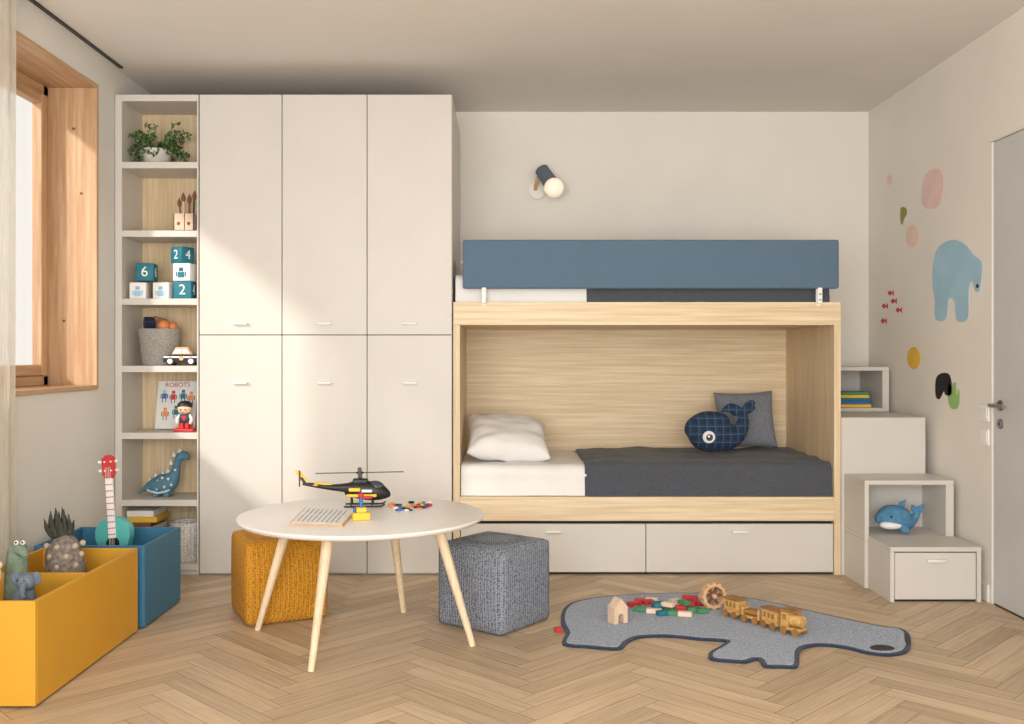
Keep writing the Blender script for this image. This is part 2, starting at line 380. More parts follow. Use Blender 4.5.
# ---------------------------------------------------------------- bookcase
b=B('bookcase'); x0,x1=-2.086,-1.640
b.box(x0,x0+.036,FYd,6.14,0,2.57,WHITE,.001); b.box(x1-.008,x1,FYd,6.14,0,2.57,WHITE,.001)
b.box(x0+.036,x1-.008,FYd,6.14,2.535,2.57,WHITE,.001)
b.box(x0+.036,x1-.008,5.5,5.515,.02,2.535,OAKSH,0)
SH=[2.193,1.826,1.462,1.102,.744,.385,.04]
for z in SH: b.box(x0+.036,x1-.008,FYd,5.5,z-.017,z+.017,WHITE,.001)
b.box(x0+.036,x1-.008,FYd+.01,5.5,0,.02,WHITE,0)
b.done()
ST=[z+.0175 for z in SH]
b=B('potted_fern'); c=P(157,0,5.35); cx=c.x; z0=ST[0]
b.lathe([(.045,0),(.062,.01),(.078,.05),(.08,.09),(.074,.09),(.07,.075),(0.001,.075)],(cx,5.34,z0),mat('pot_concrete',(205,200,192),.8,.05,30))
LF=mat('fern_leaf',(52,80,40),.5,.25,30); LF2=mat('fern_leaf_light',(84,112,54),.5,.2,30)
for k in range(62):
    a=random.uniform(0,6.283); L=random.uniform(.09,.21); el=random.uniform(-.15,1.1)
    p0=Vector((cx+.03*math.cos(a),5.34+.03*math.sin(a),z0+.08)); d0=Vector((math.cos(a)*math.cos(el),math.sin(a)*math.cos(el)*.6,math.sin(el)))
    tip=p0+d0*L; tip.z-=.05*(1-el/1.5); mid=(p0+tip)/2+Vector((0,0,.035))
    tip.y=min(max(tip.y,5.215),5.46); tip.x=min(max(tip.x,-2.03),-1.67)
    b.tube([p0,mid,tip],.0013,LF,5)
    pts=crv([p0,mid,tip],4)
    for q in pts[3:]:
        for sd in (-1,1):
            dx=Vector((random.uniform(-1,1),random.uniform(-.6,.6),random.uniform(-.6,.5))).normalized(); n_=dx.cross(Vector((.2,1,.3))).normalized()
            ln=random.uniform(.014,.024); w=ln*.3
            tb=bmesh.new(); vs=[tb.verts.new(q+dx*ln*f+n_*w*g_+Vector((0,0,-.004*abs(g_)))) for f,g_ in ((0,0),(.35,1),(.75,.8),(1,0),(.75,-.8),(.35,-1))]; tb.faces.new(vs)
            for v in vs: v.co.y=min(max(v.co.y,5.205),5.49)
            for v in vs: v.co.x=min(max(v.co.x,-2.045),-1.655)
            b.add(tb,random.choice((LF,LF,LF2)))
b.done()
b=B('brush_holder'); c=P(187,0,5.3); cx=c.x; z0=ST[1]
b.box(cx-.06,cx+.05,5.26,5.36,z0,z0+.012,PALE); 
for xx in (-.06,-.004,.044): b.box(cx+xx,cx+xx+.006,5.26,5.36,z0,z0+.1,PALE,.001)
b.box(cx-.06,cx+.05,5.26,5.266,z0,z0+.1,PALE,.001); b.box(cx-.06,cx+.05,5.354,5.36,z0,z0+.1,PALE,.001)
for (dx,dz,cl) in ((-.03,.19,BROWN),(-.015,.22,PALE),(.01,.21,BROWN),(.03,.23,BLK)):
    b.cyl((cx+dx,5.31,z0+.02),(cx+dx*1.3,5.30,z0+dz-.05),.005,.005,cl,8); b.loft([(cx+dx*1.3,5.3,z0+dz-.05),(cx+dx*1.35,5.3,z0+dz-.03),(cx+dx*1.4,5.3,z0+dz)],[.006,.012,.002],BROWN)
for dx in (-.033,.022): b.cyl((cx+dx,5.2595,z0+.045),(cx+dx,5.2605,z0+.045),.010,.010,BROWN,12)
b.done()
def ncube(x,z,y,c,label,rz,fg,s=.096):
    b=B('number_block'); M=T(x,y,z+s/2,rz)
    b.box(-s/2,s/2,-s/2,s/2,-s/2,s/2,c,.006,M,2)
    if label=='pic':
        for (a0_,a1_,z0_,z1_) in ((-.018,.018,-.03,.0),(-.012,.012,.003,.024),(-.028,-.021,-.024,0),(.021,.028,-.024,0)): b.box(a0_,a1_,-s/2-.0014,-s/2,z0_,z1_,fg,0,M)
        for e in (-.005,.005): b.box(e-.002,e+.002,-s/2-.002,-s/2,.011,.016,BLK,0,M)
    else:
        b.txt(label,s*.8,M@FR(0,-s/2-.0008,0),fg)
        b.txt(label if label!='2' else '4',s*.8,M@Matrix.Rotation(math.pi/2,4,'Z')@FR(0,-s/2-.0008,0),fg)
    b.done()
z0=ST[2]
ncube(-1.985,z0,5.29,WHT,'pic',.05,SKYB,.09); ncube(-1.855,z0,5.29,WHT,'pic',-.08,SKYB,.09); ncube(-1.742,z0,5.29,TEAL,'2',.03,WHT)
ncube(-1.95,z0+.0975,5.29,TEAL,'6',.12,WHT); ncube(-1.742,z0+.0975,5.29,WHT,'pic',-.1,TEAL)
ncube(-1.755,z0+.195,5.29,TEAL,'2',-.55,WHT,.088)
b=B('fabric_basket'); c=P(160,0,5.33); cx=c.x-.005; z0=ST[3]
BK=fabric('basket_grey',(154,150,144),.14,200)
b.lathe([(.085,0),(.092,.02),(.112,.19),(.114,.2),(.108,.2),(.088,.02),(.001,.012)],(cx,5.34,z0),BK)
b.sph((cx+.03,5.32,z0+.215),.035,ORG); b.sph((cx+.065,5.35,z0+.21),.03,ORG)
b.box(-.028,.028,-.028,.028,-.028,.028,NAVYB,.003,T(cx-.05,5.32,z0+.23,.5)@Matrix.Rotation(.5,4,'X')); b.box(-.03,.03,-.03,.03,-.03,.03,BROWN,.003,T(cx-.01,5.36,z0+.235,.2)@Matrix.Rotation(.3,4,'Y'))
b.done()
b=B('toy_car'); c=P(182,0,5.235); cx=c.x+.003; yc=5.24; z0=ST[3]
b.prism([(-.098,.018),(-.1,.045),(-.06,.060),(.062,.060),(.088,.05),(.09,.018)],.05,FR(cx,yc+.025,z0),BLK,.005)
b.prism([(-.055,.0595),(-.035,.096),(-.03,.1),(.03,.1),(.036,.096),(.056,.0595)],.046,FR(cx,yc+.023,z0),BEECH,.005)
b.prism([(-.045,.065),(-.03,.09),(.0,.09),(.0,.065)],.002,FR(cx,yc-.0232,z0),WHT); b.prism([(.006,.065),(.006,.09),(.03,.09),(.043,.065)],.002,FR(cx,yc-.0232,z0),WHT)
b.box(cx-.095,cx+.085,yc-.027,yc-.024,z0+.042,z0+.05,WHT,0); b.cyl((cx,yc-.026,z0+.04),(cx,yc-.028,z0+.04),.012,.012,BEECH)
for dx in (-.06,.052):
    b.cyl((cx+dx,yc-.029,z0+.024),(cx+dx,yc+.029,z0+.024),.024,.024,BLK,24,bev=.003); b.cyl((cx+dx,yc-.031,z0+.024),(cx+dx,yc-.028,z0+.024),.014,.014,WHT,20)
b.done()
b=B('robot_picture_book'); z0=ST[4]; cx=P(175,0,5.4).x
M=T(cx,5.4,z0+.004)@Matrix.Rotation(math.radians(-12),4,'X')
PAPER=mat('book_paper',(218,218,214),.7)
b.box(-.11,.11,-.006,.006,0,.27,PAPER,.001,M)
b.txt('ROBOTS',.036,M@FR(0,-.0068,.248),RED)
for (rx,rz,cl) in ((-.07,.19,BLUE),(-.02,.185,RED),(.035,.19,TEAL),(.08,.18,ORG),(-.06,.09,ORG),(.0,.1,TEAL),(.06,.09,BLUE)):
    b.box(rx-.013,rx+.013,-.0075,-.006,rz-.02,rz+.01,cl,0,M); b.box(rx-.009,rx+.009,-.0075,-.006,rz+.013,rz+.03,SKYB if cl is BLUE else cl,0,M)
    b.box(rx-.011,rx-.007,-.0075,-.006,rz-.04,rz-.02,NAVYB,0,M); b.box(rx+.007,rx+.011,-.0075,-.006,rz-.04,rz-.02,NAVYB,0,M)
    b.box(rx-.020,rx-.016,-.0075,-.006,rz-.018,rz+.006,NAVYB,0,M); b.box(rx+.016,rx+.020,-.0075,-.006,rz-.018,rz+.006,NAVYB,0,M)
b.done()
b=B('superhero_figurine'); cx=P(185,0,5.28).x; yc=5.275
b.box(cx-.055,cx+.055,yc-.035,yc+.035,z0,z0+.018,RED,.004,seg=2)
for sx in (-1,1):
    b.box(cx+sx*.014-.011,cx+sx*.014+.011,yc-.012,yc+.012,z0+.017,z0+.05,RED,.003); b.loft([(cx+sx*.024,yc,z0+.09),(cx+sx*.038,yc-.004,z0+.07),(cx+sx*.036,yc-.012,z0+.052)],[.009,.009,.008],WHT); b.sph((cx+sx*.036,yc-.014,z0+.048),.009,SKIN)
b.box(cx-.026,cx+.026,yc-.015,yc+.015,z0+.045,z0+.095,NAVYB,.006,seg=2); b.prism([(0,.058),(.014,.078),(.009,.086),(-.009,.086),(-.014,.078)],.002,FR(cx,yc-.0148,z0),RED)
b.prism([(-.028,.095),(.028,.095),(.042,.02),(-.042,.02)],.003,FR(cx,yc+.02,z0),RED)
b.sph((cx,yc,z0+.125),(.038,.03,.032),SKIN); b.sph((cx,yc+.004,z0+.14),(.041,.032,.028),BLK)
for sx in (-1,1): b.sph((cx+sx*.012,yc-.029,z0+.12),.004,BLK,u=10,v=8)
b.box(cx-.007,cx+.007,yc-.031,yc-.028,z0+.104,z0+.107,RED,0)
b.done()
b=B('dinosaur_plush'); DM=mat('dino_blue',(86,126,146),.9,.06,40,.3,200); DL=mat('dino_light',(205,220,222),.9)
D=5.34; 
pt=[P(139,493,D),P(145,489,D),P(153,486,D),P(162,484,D),P(170,481,D),P(175,473,D),P(177,464,D),P(180,457,D),P(185,456,D),P(189,459,D)]
k=D/F
b.loft(pt,[.5*k,3*k,7*k,10*k,9*k,5*k,3.6*k,4.2*k,4.6*k,2*k],DM,n=5)
zb=ST[5]
for (px,dy) in ((157,-.03),(168,-.03),(157,.03),(168,.03)):
    q=P(px,486,D); b.loft([(q.x,D+dy,q.z),(q.x,D+dy,zb+.02),(q.x+.002,D+dy,zb+.002)],[.02,.018,.02],DM)
for (px,py) in ((150,480),(156,475),(163,473),(168,470),(171,462),(174,454),(180,450)):
    q=P(px,py,D); b.prism([(-.012,-.014),(.012,-.014),(.0,.014)],.008,FR(q.x,D+.004,q.z),DL)
for (px,py,dd) in ((153,487,.031),(158,481,.045),(164,487,.055),(168,479,.047),(162,492,.04),(175,470,.021),(157,489,.046),(171,485,.044),(162,478,.045)):
    q=P(px,py,D-dd); b.sph((q.x,D-dd+.002,q.z),(.008,.006,.008),DL,u=8,v=6)
b.loft([P(147,490,D-.04),P(158,493,D-.058),P(170,490,D-.05)],[.004,.006,.004],DL)
q=P(184,455,D); b.sph((q.x,D-.022,q.z),.004,BLK,u=8,v=6); b.done()
b=B('book_stack'); z0=ST[6]
zz=z0
for i,cl in enumerate((WHT,TEAL,YEL,WHT,BLUE,mat('grey_book',(150,150,150)),WHT,BROWN,YEL,WHT)):
    h=random.uniform(.022,.032); w=random.uniform(.13,.17); b.box(-2.04,-2.04+w,5.24,5.44,zz,zz+h,cl,.002); zz+=h+.0005
b.done()
b=B('wicker_basket'); 
b.lathe([(.072,0),(.08,.02),(.088,.2),(.088,.21),(.08,.21),(.07,.02),(.001,.015)],(-1.742,5.32,z0),knit('wicker_white',(242,239,234),(190,185,176),60))
b.done()
# ---------------------------------------------------------------- bunk bed
BX0,BX1=-.277,1.797
b=B('bunk_bed')
b.box(BX0,BX0+.036,5.2,6.14,.0,1.337,OAKZ,.001); b.box(BX1-.036,BX1,5.2,6.14,0,1.337,OAKZ,.001)
b.box(BX0,BX1,5.2,6.14,1.337,1.46,OAKX,.0015)
b.box(BX0+.036,BX1-.036,6.09,6.11,.417,1.337,OAKX,0)
b.box(BX0+.036,BX1-.036,5.2,6.09,.289,.417,OAKX,.0015)
b.box(BX0+.044,BX1-.044,5.225,6.08,.01,.287,GAPSHADE,0)
b.box(BX0+.042,BX1-.042,5.222,5.23,0,.03,GAPSHADE,0)  # dark strip as painted toe shadow under the drawers
dm=(646-VX)/(F/5.2)
for (p,q) in ((BX0+.040,dm-.002),(dm+.002,BX1-.040)):
    b.box(p,q,5.203,5.222,.014,.272,WHITE,.0015); tab(b,(p+q)/2,5.203,.232,.085)
b.done()
b=B('mattress'); b.box(BX0+.05,BX1-.05,5.26,6.08,.418,.575,SHEET,.02,seg=3); b.done()
b=B('foam_mattress'); b.box(BX0+.02,BX1-.03,5.27,6.1,1.4605,1.60,SHEET,.02,seg=3); b.done()
def bedding(name,x0,x1,yf,yb,zt,zb,m,amp,seed,up=0.0,end=True):
    b=B(name); prof=[(yb,zb+.04),(yb,zt-.01),(yb-.02,zt+up)]
    for k in range(1,20): prof.append((yb-.02+(yf+.05-yb+.02)*k/20,zt+up))
    for k in range(7):
        a=math.pi/2*k/6; prof.append((yf+.05-.05*math.sin(a),zt+up-.05*(1-math.cos(a))))
    for k in range(1,6): prof.append((yf+.004*math.sin(k),zt+up-.05-(zt+up-.05-zb)*k/5))
    nv=len(prof)-1
    def fn(u,v):
        j=round(v*nv); y,z=prof[j]; x=x0+(x1-x0)*u
        w=noise.noise(Vector((x*3.1+seed,y*4+x*1.5,z*3)))*amp+noise.noise(Vector((x*8+seed,y*9-x*4,z*5)))*amp*.7
        ny,nz=(0,1) if y>yf+.05 else (-.8,.35)
        if j<2: w=0
        e=0
        if end and (u<.012): e=.014
        z2=z+nz*w-(e if y>yf+.05 else 0)
        return Vector((x,y+ny*w+(e*.8 if y<=yf+.05 else 0),max(z2,zb+.0005)))
    surf(b,fn,150,nv,m); return b.done()
xs0=(585-VX)/(F/5.22)
bedding('bed_sheet',BX0+.040,xs0+.02,5.235,6.083,.585,.419,SHEET,.011,1,end=False)
bedding('grey_blanket',xs0,BX1-.040,5.222,6.084,.60,.4185,BLANK,.016,5)
bedding('fitted_sheet',BX0+.01,xs0+.02,5.245,6.11,1.612,1.461,SHEET,.006,11,end=False)
bedding('grey_bedspread',xs0,BX1-.05,5.232,6.112,1.625,1.461,BLANK,.008,15)
b=B('bed_guard_rail'); b.box(-.225,1.776,5.16,5.205,1.53,1.79,RAIL,.012,seg=3)
for x in (-.112,1.674):
    b.box(x-.012,x+.012,5.163,5.167,1.452,1.54,WHT,.001); b.box(x-.012,x+.012,5.165,5.199,1.452,1.456,WHT,.001); b.cyl((x,5.158,1.5),(x,5.164,1.5),.006,.006,CHROME,12); b.cyl((x,5.158,1.47),(x,5.164,1.47),.005,.005,CHROME,12)
    b.box(x-.012,x+.012,5.195,5.199,1.44,1.54,WHT,.001)
b.done()
pillow('white_pillow',.47,.44,.17,T(.012,5.56,.703,.05)@Matrix.Rotation(math.radians(22),4,'X')@Matrix.Rotation(math.radians(5),4,'Y'),SHEET,.011,3,.5)
pillow('bed_pillow',.5,.40,.12,T(.0,5.56,1.69,0),SHEET,.008,9)
c=P(747,423,5.86); pillow('grey_cushion',.36,.35,.12,T(c.x,5.9,.785,.0)@Matrix.Rotation(math.radians(76),4,'X')@Matrix.Rotation(math.radians(2),4,'Z'),PILG,.003,5,.2)
b=B('whale_plush'); PL=plaid('plaid_navy',(30,48,76),(40,72,102),(120,150,180)); D=5.60; k=D/F
b.loft([P(685,432,D),P(690,431,D),P(701,431,D),P(716,432,D),P(729,435,D),P(739,431,D),P(743,422,D),P(743,413,D)],[2*k,12*k,19*k,20*k,15*k,9*k,6*k,4*k],PL,sq=.75,n=6)
for tgt in (((737,411),(730,408),(721,411)),((748,408),(753,404),(755,404))):
    b.loft([P(743,413,D),P(*tgt[0],D),P(*tgt[1],D),P(*tgt[2],D)],[3*k,5.5*k,4.5*k,.8*k],PL,sq=.45)
q=P(709,437,D-.085); b.cyl((q.x,D-.078,q.z),(q.x,D-.09,q.z-.002),.036,.034,WHT,24,bev=.002); b.cyl((q.x+.002,D-.0895,q.z-.002),(q.x+.002,D-.094,q.z-.002),.020,.019,NAVYB,24); b.cyl((q.x-.002,D-.0935,q.z+.004),(q.x-.002,D-.097,q.z+.004),.007,.006,WHT,14)
b.done()
# ---------------------------------------------------------------- storage stairs
b=B('storage_staircase'); X0,X1=1.832,2.265; t=.022
def ocube(y0,y1,z0,z1,X0,X1):
    b.box(X0,X1,y0,y1,z1-t,z1,WHITE,.0015); b.box(X0,X1,y0,y1,z0,z0+t,WHITE,.0015)
    b.box(X0,X0+t,y0,y1,z0+t,z1-t,WHITE,.0015); b.box(X1-t-.018,X1,y0,y1,z0+t,z1-t,WHITE,.0015); b.box(X0+t,X1-t,y1-.015,y1,z0+t,z1-t,WHITE,0)
yf=4.62; h1=.262
b.box(X0,X1,yf+.02,4.905,0,h1-.022,WHITE,.001); b.box(X0,X1,yf,4.905,h1-.022,h1,WHITE,.0015)
b.box(X0,X0+.02,yf+.002,yf+.021,0,h1-.022,WHITE,.001); b.box(X1-.02,X1,yf+.002,yf+.021,0,h1-.022,WHITE,.001)
b.box(X0+.024,X1-.024,yf+.006,yf+.023,.012,h1-.028,WHITE,.0015); b.box(X0+.02,X1-.02,yf+.018,yf+.022,.0,h1-.022,GAPSHADE,0)
tab(b,(X0+X1)/2,yf+.006,.198,.09)
ocube(4.905,5.20,h1-.022,.543,1.815,X1); b.box(1.815,X1,4.906,5.2,0,h1-.023,WHITE,.001)
b.box(1.80,2.25,5.201,5.74,0,.842,WHITE,.0015)
ocube(5.742,6.13,.843,1.107,1.815,2.27)
b.done()
b=B('book_stack'); zz=.866
for i,cl in enumerate((YEL,BLUE,TEAL,YEL,GRN)):
    b.box(1.99+.004*i,2.18-.003*i,5.78+.003*i,5.95,zz,zz+.018,cl,.002); zz+=.0185
b.done()
b=B('shark_plush'); WB=mat('plush_blue',(78,132,166),.9,.08,40,.4,220); D=5.0; k=D/F; o_=-1
b.loft([P(876,522+o_,D),P(880,520+o_,D),P(889,518+o_,D),P(899,519+o_,D),P(908,521+o_,D),P(914,519+o_,D),P(918,512,D)],[1.5*k,7*k,12*k,12*k,9*k,4.5*k,2.5*k],WB,sq=1.0)
for tg in ((923,504),(912,505)): b.loft([P(917,513,D),P((917+tg[0])/2,509,D),P(*tg,D)],[2*k,3.6*k,.8*k],WB,sq=.5)
q=P(889,524,D); b.sph((q.x,D-.03,q.z),(.06,.038,.022),WHT)
b.loft([P(900,509,D),P(902,504,D),P(906,500,D)],[4*k,3*k,.6*k],WB,sq=.4)
b.loft([(P(897,525,D).x,D-.045,P(0,525,D).z),(P(900,527,D).x,D-.07,P(0,527,D).z),(P(903,529,D).x,D-.08,P(0,529,D).z)],[3*k,4*k,.8*k],WB,sq=.5)
q=P(887,515,D); b.sph((q.x,D-.058,q.z),.006,BLK,u=10,v=8); b.done()
# ---------------------------------------------------------------- wall lamp
b=B('wall_lamp'); LB=mat('lamp_blue_grey',(92,104,118),.5)
c=P(541,187,6.1)
b.cyl((c.x-.02,6.149,c.z-.015),(c.x-.02,6.13,c.z-.015),.055,.055,HANDLE,32,bev=.003)
b.cyl((c.x-.035,6.13,c.z-.01),(c.x-.02,6.03,c.z+.05),.012,.012,BEECH,14)
p1=P(541,169,6.02); p2=P(550,182,5.98)
b.cyl(p1,p2,.043,.047,LB,28,bev=.006)
dd=(p2-p1).normalized(); b.cyl(p2,p2+dd*.012,.038,.038,BEECH,24)
GLB=mat('lamp_globe',(250,234,210),.4,.01,emit=.45); b.sph(p2+dd*.048,.06,GLB,u=28,v=18); b.done()
# ---------------------------------------------------------------- table
TC=Vector((-.592,4.03,0)); TZ=.516
b=B('round_table')
b.lathe([(.001,TZ-.022),(.49,TZ-.022),(.502,TZ-.014),(.506,TZ-.006),(.503,TZ-.001),(.498,TZ),(.001,TZ)],(TC.x,TC.y,0),TABLEW,96)
for (dx,dy) in ((-.127,-.43),(.462,-.11),(-.465,.12),(.129,.41)):
    f=Vector((TC.x+dx,TC.y+dy,0)); h=Vector((TC.x+dx*.68,TC.y+dy*.68,TZ-.022))
    b.cyl(h,f,.023,.0125,ASH,24)
b.box(TC.x-.3,TC.x+.3,TC.y-.03,TC.y+.03,TZ-.04,TZ-.022,ASH,.002); b.box(TC.x-.03,TC.x+.03,TC.y-.3,TC.y+.3,TZ-.042,TZ-.022,ASH,.002)
b.done()
def pouf(name,cx,cy,rz,m,s=.358):
    b=B(name); tb=bmesh.new(); bmesh.ops.create_cube(tb,size=s)
    bmesh.ops.subdivide_edges(tb,edges=tb.edges[:],cuts=14,use_grid_fill=True)
    for v in tb.verts:
        u=v.co/(s/2); bul=.010
        nx=Vector(v.co)
        if abs(u.x)>.99: nx.x+=math.copysign(bul*(1-u.y**2)*(1-u.z**2),u.x)
        if abs(u.y)>.99: nx.y+=math.copysign(bul*(1-u.x**2)*(1-u.z**2),u.y)
        if u.z>.99: nx.z+=bul*(1-u.x**2)*(1-u.y**2)
        q=Vector([abs(a) for a in u]); ex=[max(0,a-.9)/.1 for a in q]; l=math.sqrt(sum(e*e for e in ex))
        if l>1:
            for i in range(3):
                if ex[i]>0: nx[i]=math.copysign((.9+.1*ex[i]/l)*s/2,nx[i])
        v.co=nx
    b.add(tb,m,T(cx,cy,s/2+.001,rz)); 
    for f in b.bm.faces: f.smooth=True
    return b.done()
pouf('yellow_pouf',-1.03,4.425,math.radians(26),MUST,.362)
pouf('grey_pouf',-.047,4.285,math.radians(53),GREYK)
# ---------------------------------------------------------------- toy bins
def bin_(name,x0,x1,y0,y1,h,m,div=()):
    b=B(name); z0=.008; t=.014
    b.box(x0,x1,y0,y0+t,z0,h,m,.002); b.box(x0,x1,y1-t,y1,z0,h,m,.002); b.box(x0,x0+t,y0+t,y1-t,z0,h,m,.002); b.box(x1-t,x1,y0+t,y1-t,z0,h,m,.002)
    b.box(x0+t,x1-t,y0+t,y1-t,z0,z0+.014,m,0)
    for d in div: b.box(x0+t,x1-t,d-.006,d+.006,z0+.014,h-.012,m,.001)
    for x in (x0+.05,x1-.05):
        for y in (y0+.05,y1-.05): b.cyl((x,y,.0),(x,y,.01),.015,.015,BLK,16)
    return b.done()
bin_('yellow_storage_bin',-1.965,-1.556,3.22,4.12,.357,YBIN,(3.70,))
bin_('blue_storage_bin',-2.02,-1.545,4.165,4.63,.357,BBIN)
b=B('ukulele'); U=mat('ukulele_teal',(84,176,172),.4); D=4.42
base=P(119,600,D); Mu=T(base.x,D+.02,.085)@Matrix.Rotation(math.radians(-4.5),4,'Y')@Matrix.Rotation(math.radians(-3),4,'X')@Matrix.Rotation(math.pi/2,4,'X')
body=[(0,0),(.07,.012),(.098,.06),(.095,.12),(.070,.18),(.064,.215),(.077,.26),(.074,.31),(.045,.342),(.012,.35)]
out=[Vector((x,y,0)) for x,y in body]+[Vector((-x,y,0)) for x,y in body[::-1][:-1]]
b.prism([(p.x,p.y) for p in crv(out,4,True)],.055,Mu,U,.004)
def ub(x0,x1,y0,y1,z0,z1,m,bev=.001): b.box(x0,x1,y0,y1,z0,z1,m,bev,Mu)
b.cyl((0,.235,.054),(0,.235,.0575),.03,.03,BLK,24,M=Mu)
ub(-.017,.017,.26,.53,.05,.064,WHT,.003)
for i in range(9): ub(-.017,.017,.275+i*.028,.280+i*.028,.064,.0655,RED,0)
b.prism([(-.018,.53),(.018,.53),(.03,.55),(.03,.62),(.012,.635),(-.012,.635),(-.03,.62),(-.03,.55)],.014,Mu@Matrix.Translation((0,0,.046)),RED,.002)
for sx in (-1,1):
    for yy in (.565,.605): b.cyl((sx*.026,yy,.052),(sx*.044,yy,.052),.005,.008,WHT,10,M=Mu); b.cyl((sx*.014,yy,.058),(sx*.014,yy,.066),.004,.004,WHT,10,M=Mu)
for i in range(4): b.cyl((-.0105+.007*i,.1,.067),(-.0105+.007*i,.58,.067),.0008,.0008,WHT,6,M=Mu)
ub(-.03,.03,.095,.108,.055,.068,BROWN,.002); b.done()
b=B('pineapple_plush'); PB=mat('plush_grey_brown',(126,116,108),.95,.25,60,.6,120); PLF=mat('plush_dark_green',(66,68,60),.95,.15,40)
cx,cy=-1.775,3.92
b.loft([(cx-.01,cy,.04),(cx,cy,.08),(cx+.01,cy,.2),(cx,cy,.33),(cx-.01,cy,.41),(cx-.02,cy,.44)],[.03,.07,.075,.075,.06,.03],PB)
for a in range(6):
    for r in range(6):
        an=a*1.047+r*.52; zz=.22+r*.038; b.sph((cx+.066*math.cos(an),cy+.066*math.sin(an),zz),.013,mat('plush_tan',(186,170,152),.95),u=8,v=6)
for i in range(17):
    an=i*2.4; sp=.014+.042*(i/17); hgt=.13-.06*(i/17)
    p0=Vector((cx-.02+.01*math.cos(an),cy+.01*math.sin(an),.425)); p2=Vector((cx-.028+sp*1.2*math.cos(an),cy+sp*math.sin(an),.43+hgt))
    b.loft([p0,(p0+p2)/2+Vector((sp*.3*math.cos(an),0,0)),p2],[.014,.014,.002],PLF,sq=.5,seg=8,ref=(.3,.9,.1))
b.done()
b=B('crocodile_plush'); CG=mat('plush_green',(120,138,120),.95,.1,60,.5,160); cx,cy=-1.80,3.60
b.loft([(cx-.02,cy,.04),(cx-.015,cy,.1),(cx-.01,cy,.3),(cx-.008,cy,.42),(cx+.0,cy,.47),(cx+.012,cy,.485)],[.02,.036,.042,.036,.028,.008],CG)
b.loft([(cx,cy-.01,.455),(cx+.03,cy-.03,.45),(cx+.05,cy-.05,.435)],[.024,.018,.008],CG)
for sx in (-1,1): b.sph((cx+.012+sx*.012,cy-.02,.482),.009,WHT,u=10,v=8); b.sph((cx+.014+sx*.012,cy-.028,.484),.004,BLK,u=8,v=6)
b.done()
b=B('elephant_plush'); EG=mat('plush_bluegrey',(100,114,128),.95,.1,60,.5,160); cx,cy=-1.69,3.43
b.loft([(cx-.02,cy,.04),(cx-.02,cy,.15),(cx-.01,cy,.28),(cx,cy,.35)],[.04,.05,.045,.028],EG); b.sph((cx+.005,cy-.01,.375),(.032,.032,.032),EG)
b.loft([(cx+.01,cy-.03,.375),(cx+.015,cy-.055,.36),(cx+.02,cy-.065,.34),(cx+.03,cy-.07,.33)],[.013,.010,.008,.006],EG,ref=(1,0,0))
for sx in (-1,1): b.sph((cx+sx*.036,cy,.385),(.018,.009,.024),EG); b.sph((cx+sx*.012,cy-.039,.386),.003,BLK,u=8,v=6)
b.done()
b=B('beige_bear_plush'); cx,cy=-1.81,3.41; BE=mat('plush_beige',(206,188,168),.95,.1,60,.5,160)
b.loft([(cx,cy,.04),(cx,cy,.2),(cx,cy,.34)],[.05,.05,.03],BE); b.sph((cx,cy,.40),(.042,.040,.040),BE)
for sx in (-1,1): b.sph((cx+sx*.032,cy,.436),(.015,.01,.015),BE); b.sph((cx+sx*.014,cy-.038,.407),.004,BLK,u=8,v=6)
b.sph((cx,cy-.04,.39),(.014,.011,.010),WHT); b.done()
# ---------------------------------------------------------------- on table
tz=TZ+.0006
def TP(x,y): return G(x,y,TZ)
b=B('helicopter_toy'); M=T(-.625,4.22,tz,math.radians(4))
def L(*a,**k2): b.loft(*a,M=M,ref=(0,1,0),**k2)
L([(-.07,0,.075),(-.03,0,.075),(.03,0,.07),(.08,0,.062),(.112,0,.052),(.125,0,.045)],[.022,.036,.042,.036,.02,.006],BLK,sq=.85)
L([(.03,0,.078),(.07,0,.08),(.1,0,.068)],[.03,.032,.015],mat('canopy_glass',(60,72,82),.15),sq=.88)
b.box(-.06,.07,-.037,.037,.045,.058,YEL,.004,M); b.box(-.05,.0,-.039,.039,.07,.085,YEL,.003,M)
b.box(.005,.05,-.040,.040,.066,.078,WHT,.003,M)
L([(-.05,0,.082),(-.13,0,.085),(-.21,0,.096),(-.25,0,.102)],[.022,.013,.009,.007],BLK); L([(-.12,0,.094),(-.17,0,.099),(-.2,0,.103)],[.006,.007,.005],YEL)
b.prism([(-.225,.095),(-.25,.1),(-.285,.158),(-.268,.16),(-.235,.125)],.008,M@Matrix.Translation((0,.004,0))@Matrix.Rotation(math.pi/2,4,'X'),YEL,.001)
b.prism([(-.245,.1),(-.262,.128),(-.25,.13),(-.232,.105)],.010,M@Matrix.Translation((0,.005,0))@Matrix.Rotation(math.pi/2,4,'X'),BLK,.001)
b.cyl((-.262,-.01,.125),(-.262,.01,.125),.004,.004,BLK,10,M=M); b.box(-.265,-.259,-.014,-.011,.09,.16,BLK,.001,M)
b.box(-.2,-.18,-.05,.05,.098,.102,YEL,.001,M)
b.cyl((-.005,0,.1),(-.005,0,.15),.007,.006,BLK,12,M=M); b.box(-.035,.03,-.018,.018,.1,.122,BLK,.004,M); b.cyl((-.005,0,.143),(-.005,0,.152),.016,.014,BLK,16,M=M)
for a in (5,95,185,275):
    b.box(.01,.19,-.009,.009,.1465,.149,BLK,.0008,M@Matrix.Translation((-.005,0,0))@Matrix.Rotation(math.radians(a),4,'Z'))
for sy in (-.04,.04):
    b.cyl((-.07,sy,.006),(.09,sy,.006),.004,.004,BLK,10,M=M); b.cyl((.09,sy,.006),(.105,sy,.016),.004,.003,BLK,10,M=M)
    for x in (-.04,.05): b.cyl((x,sy,.006),(x,sy*.6,.05),.003,.003,BLK,8,M=M)
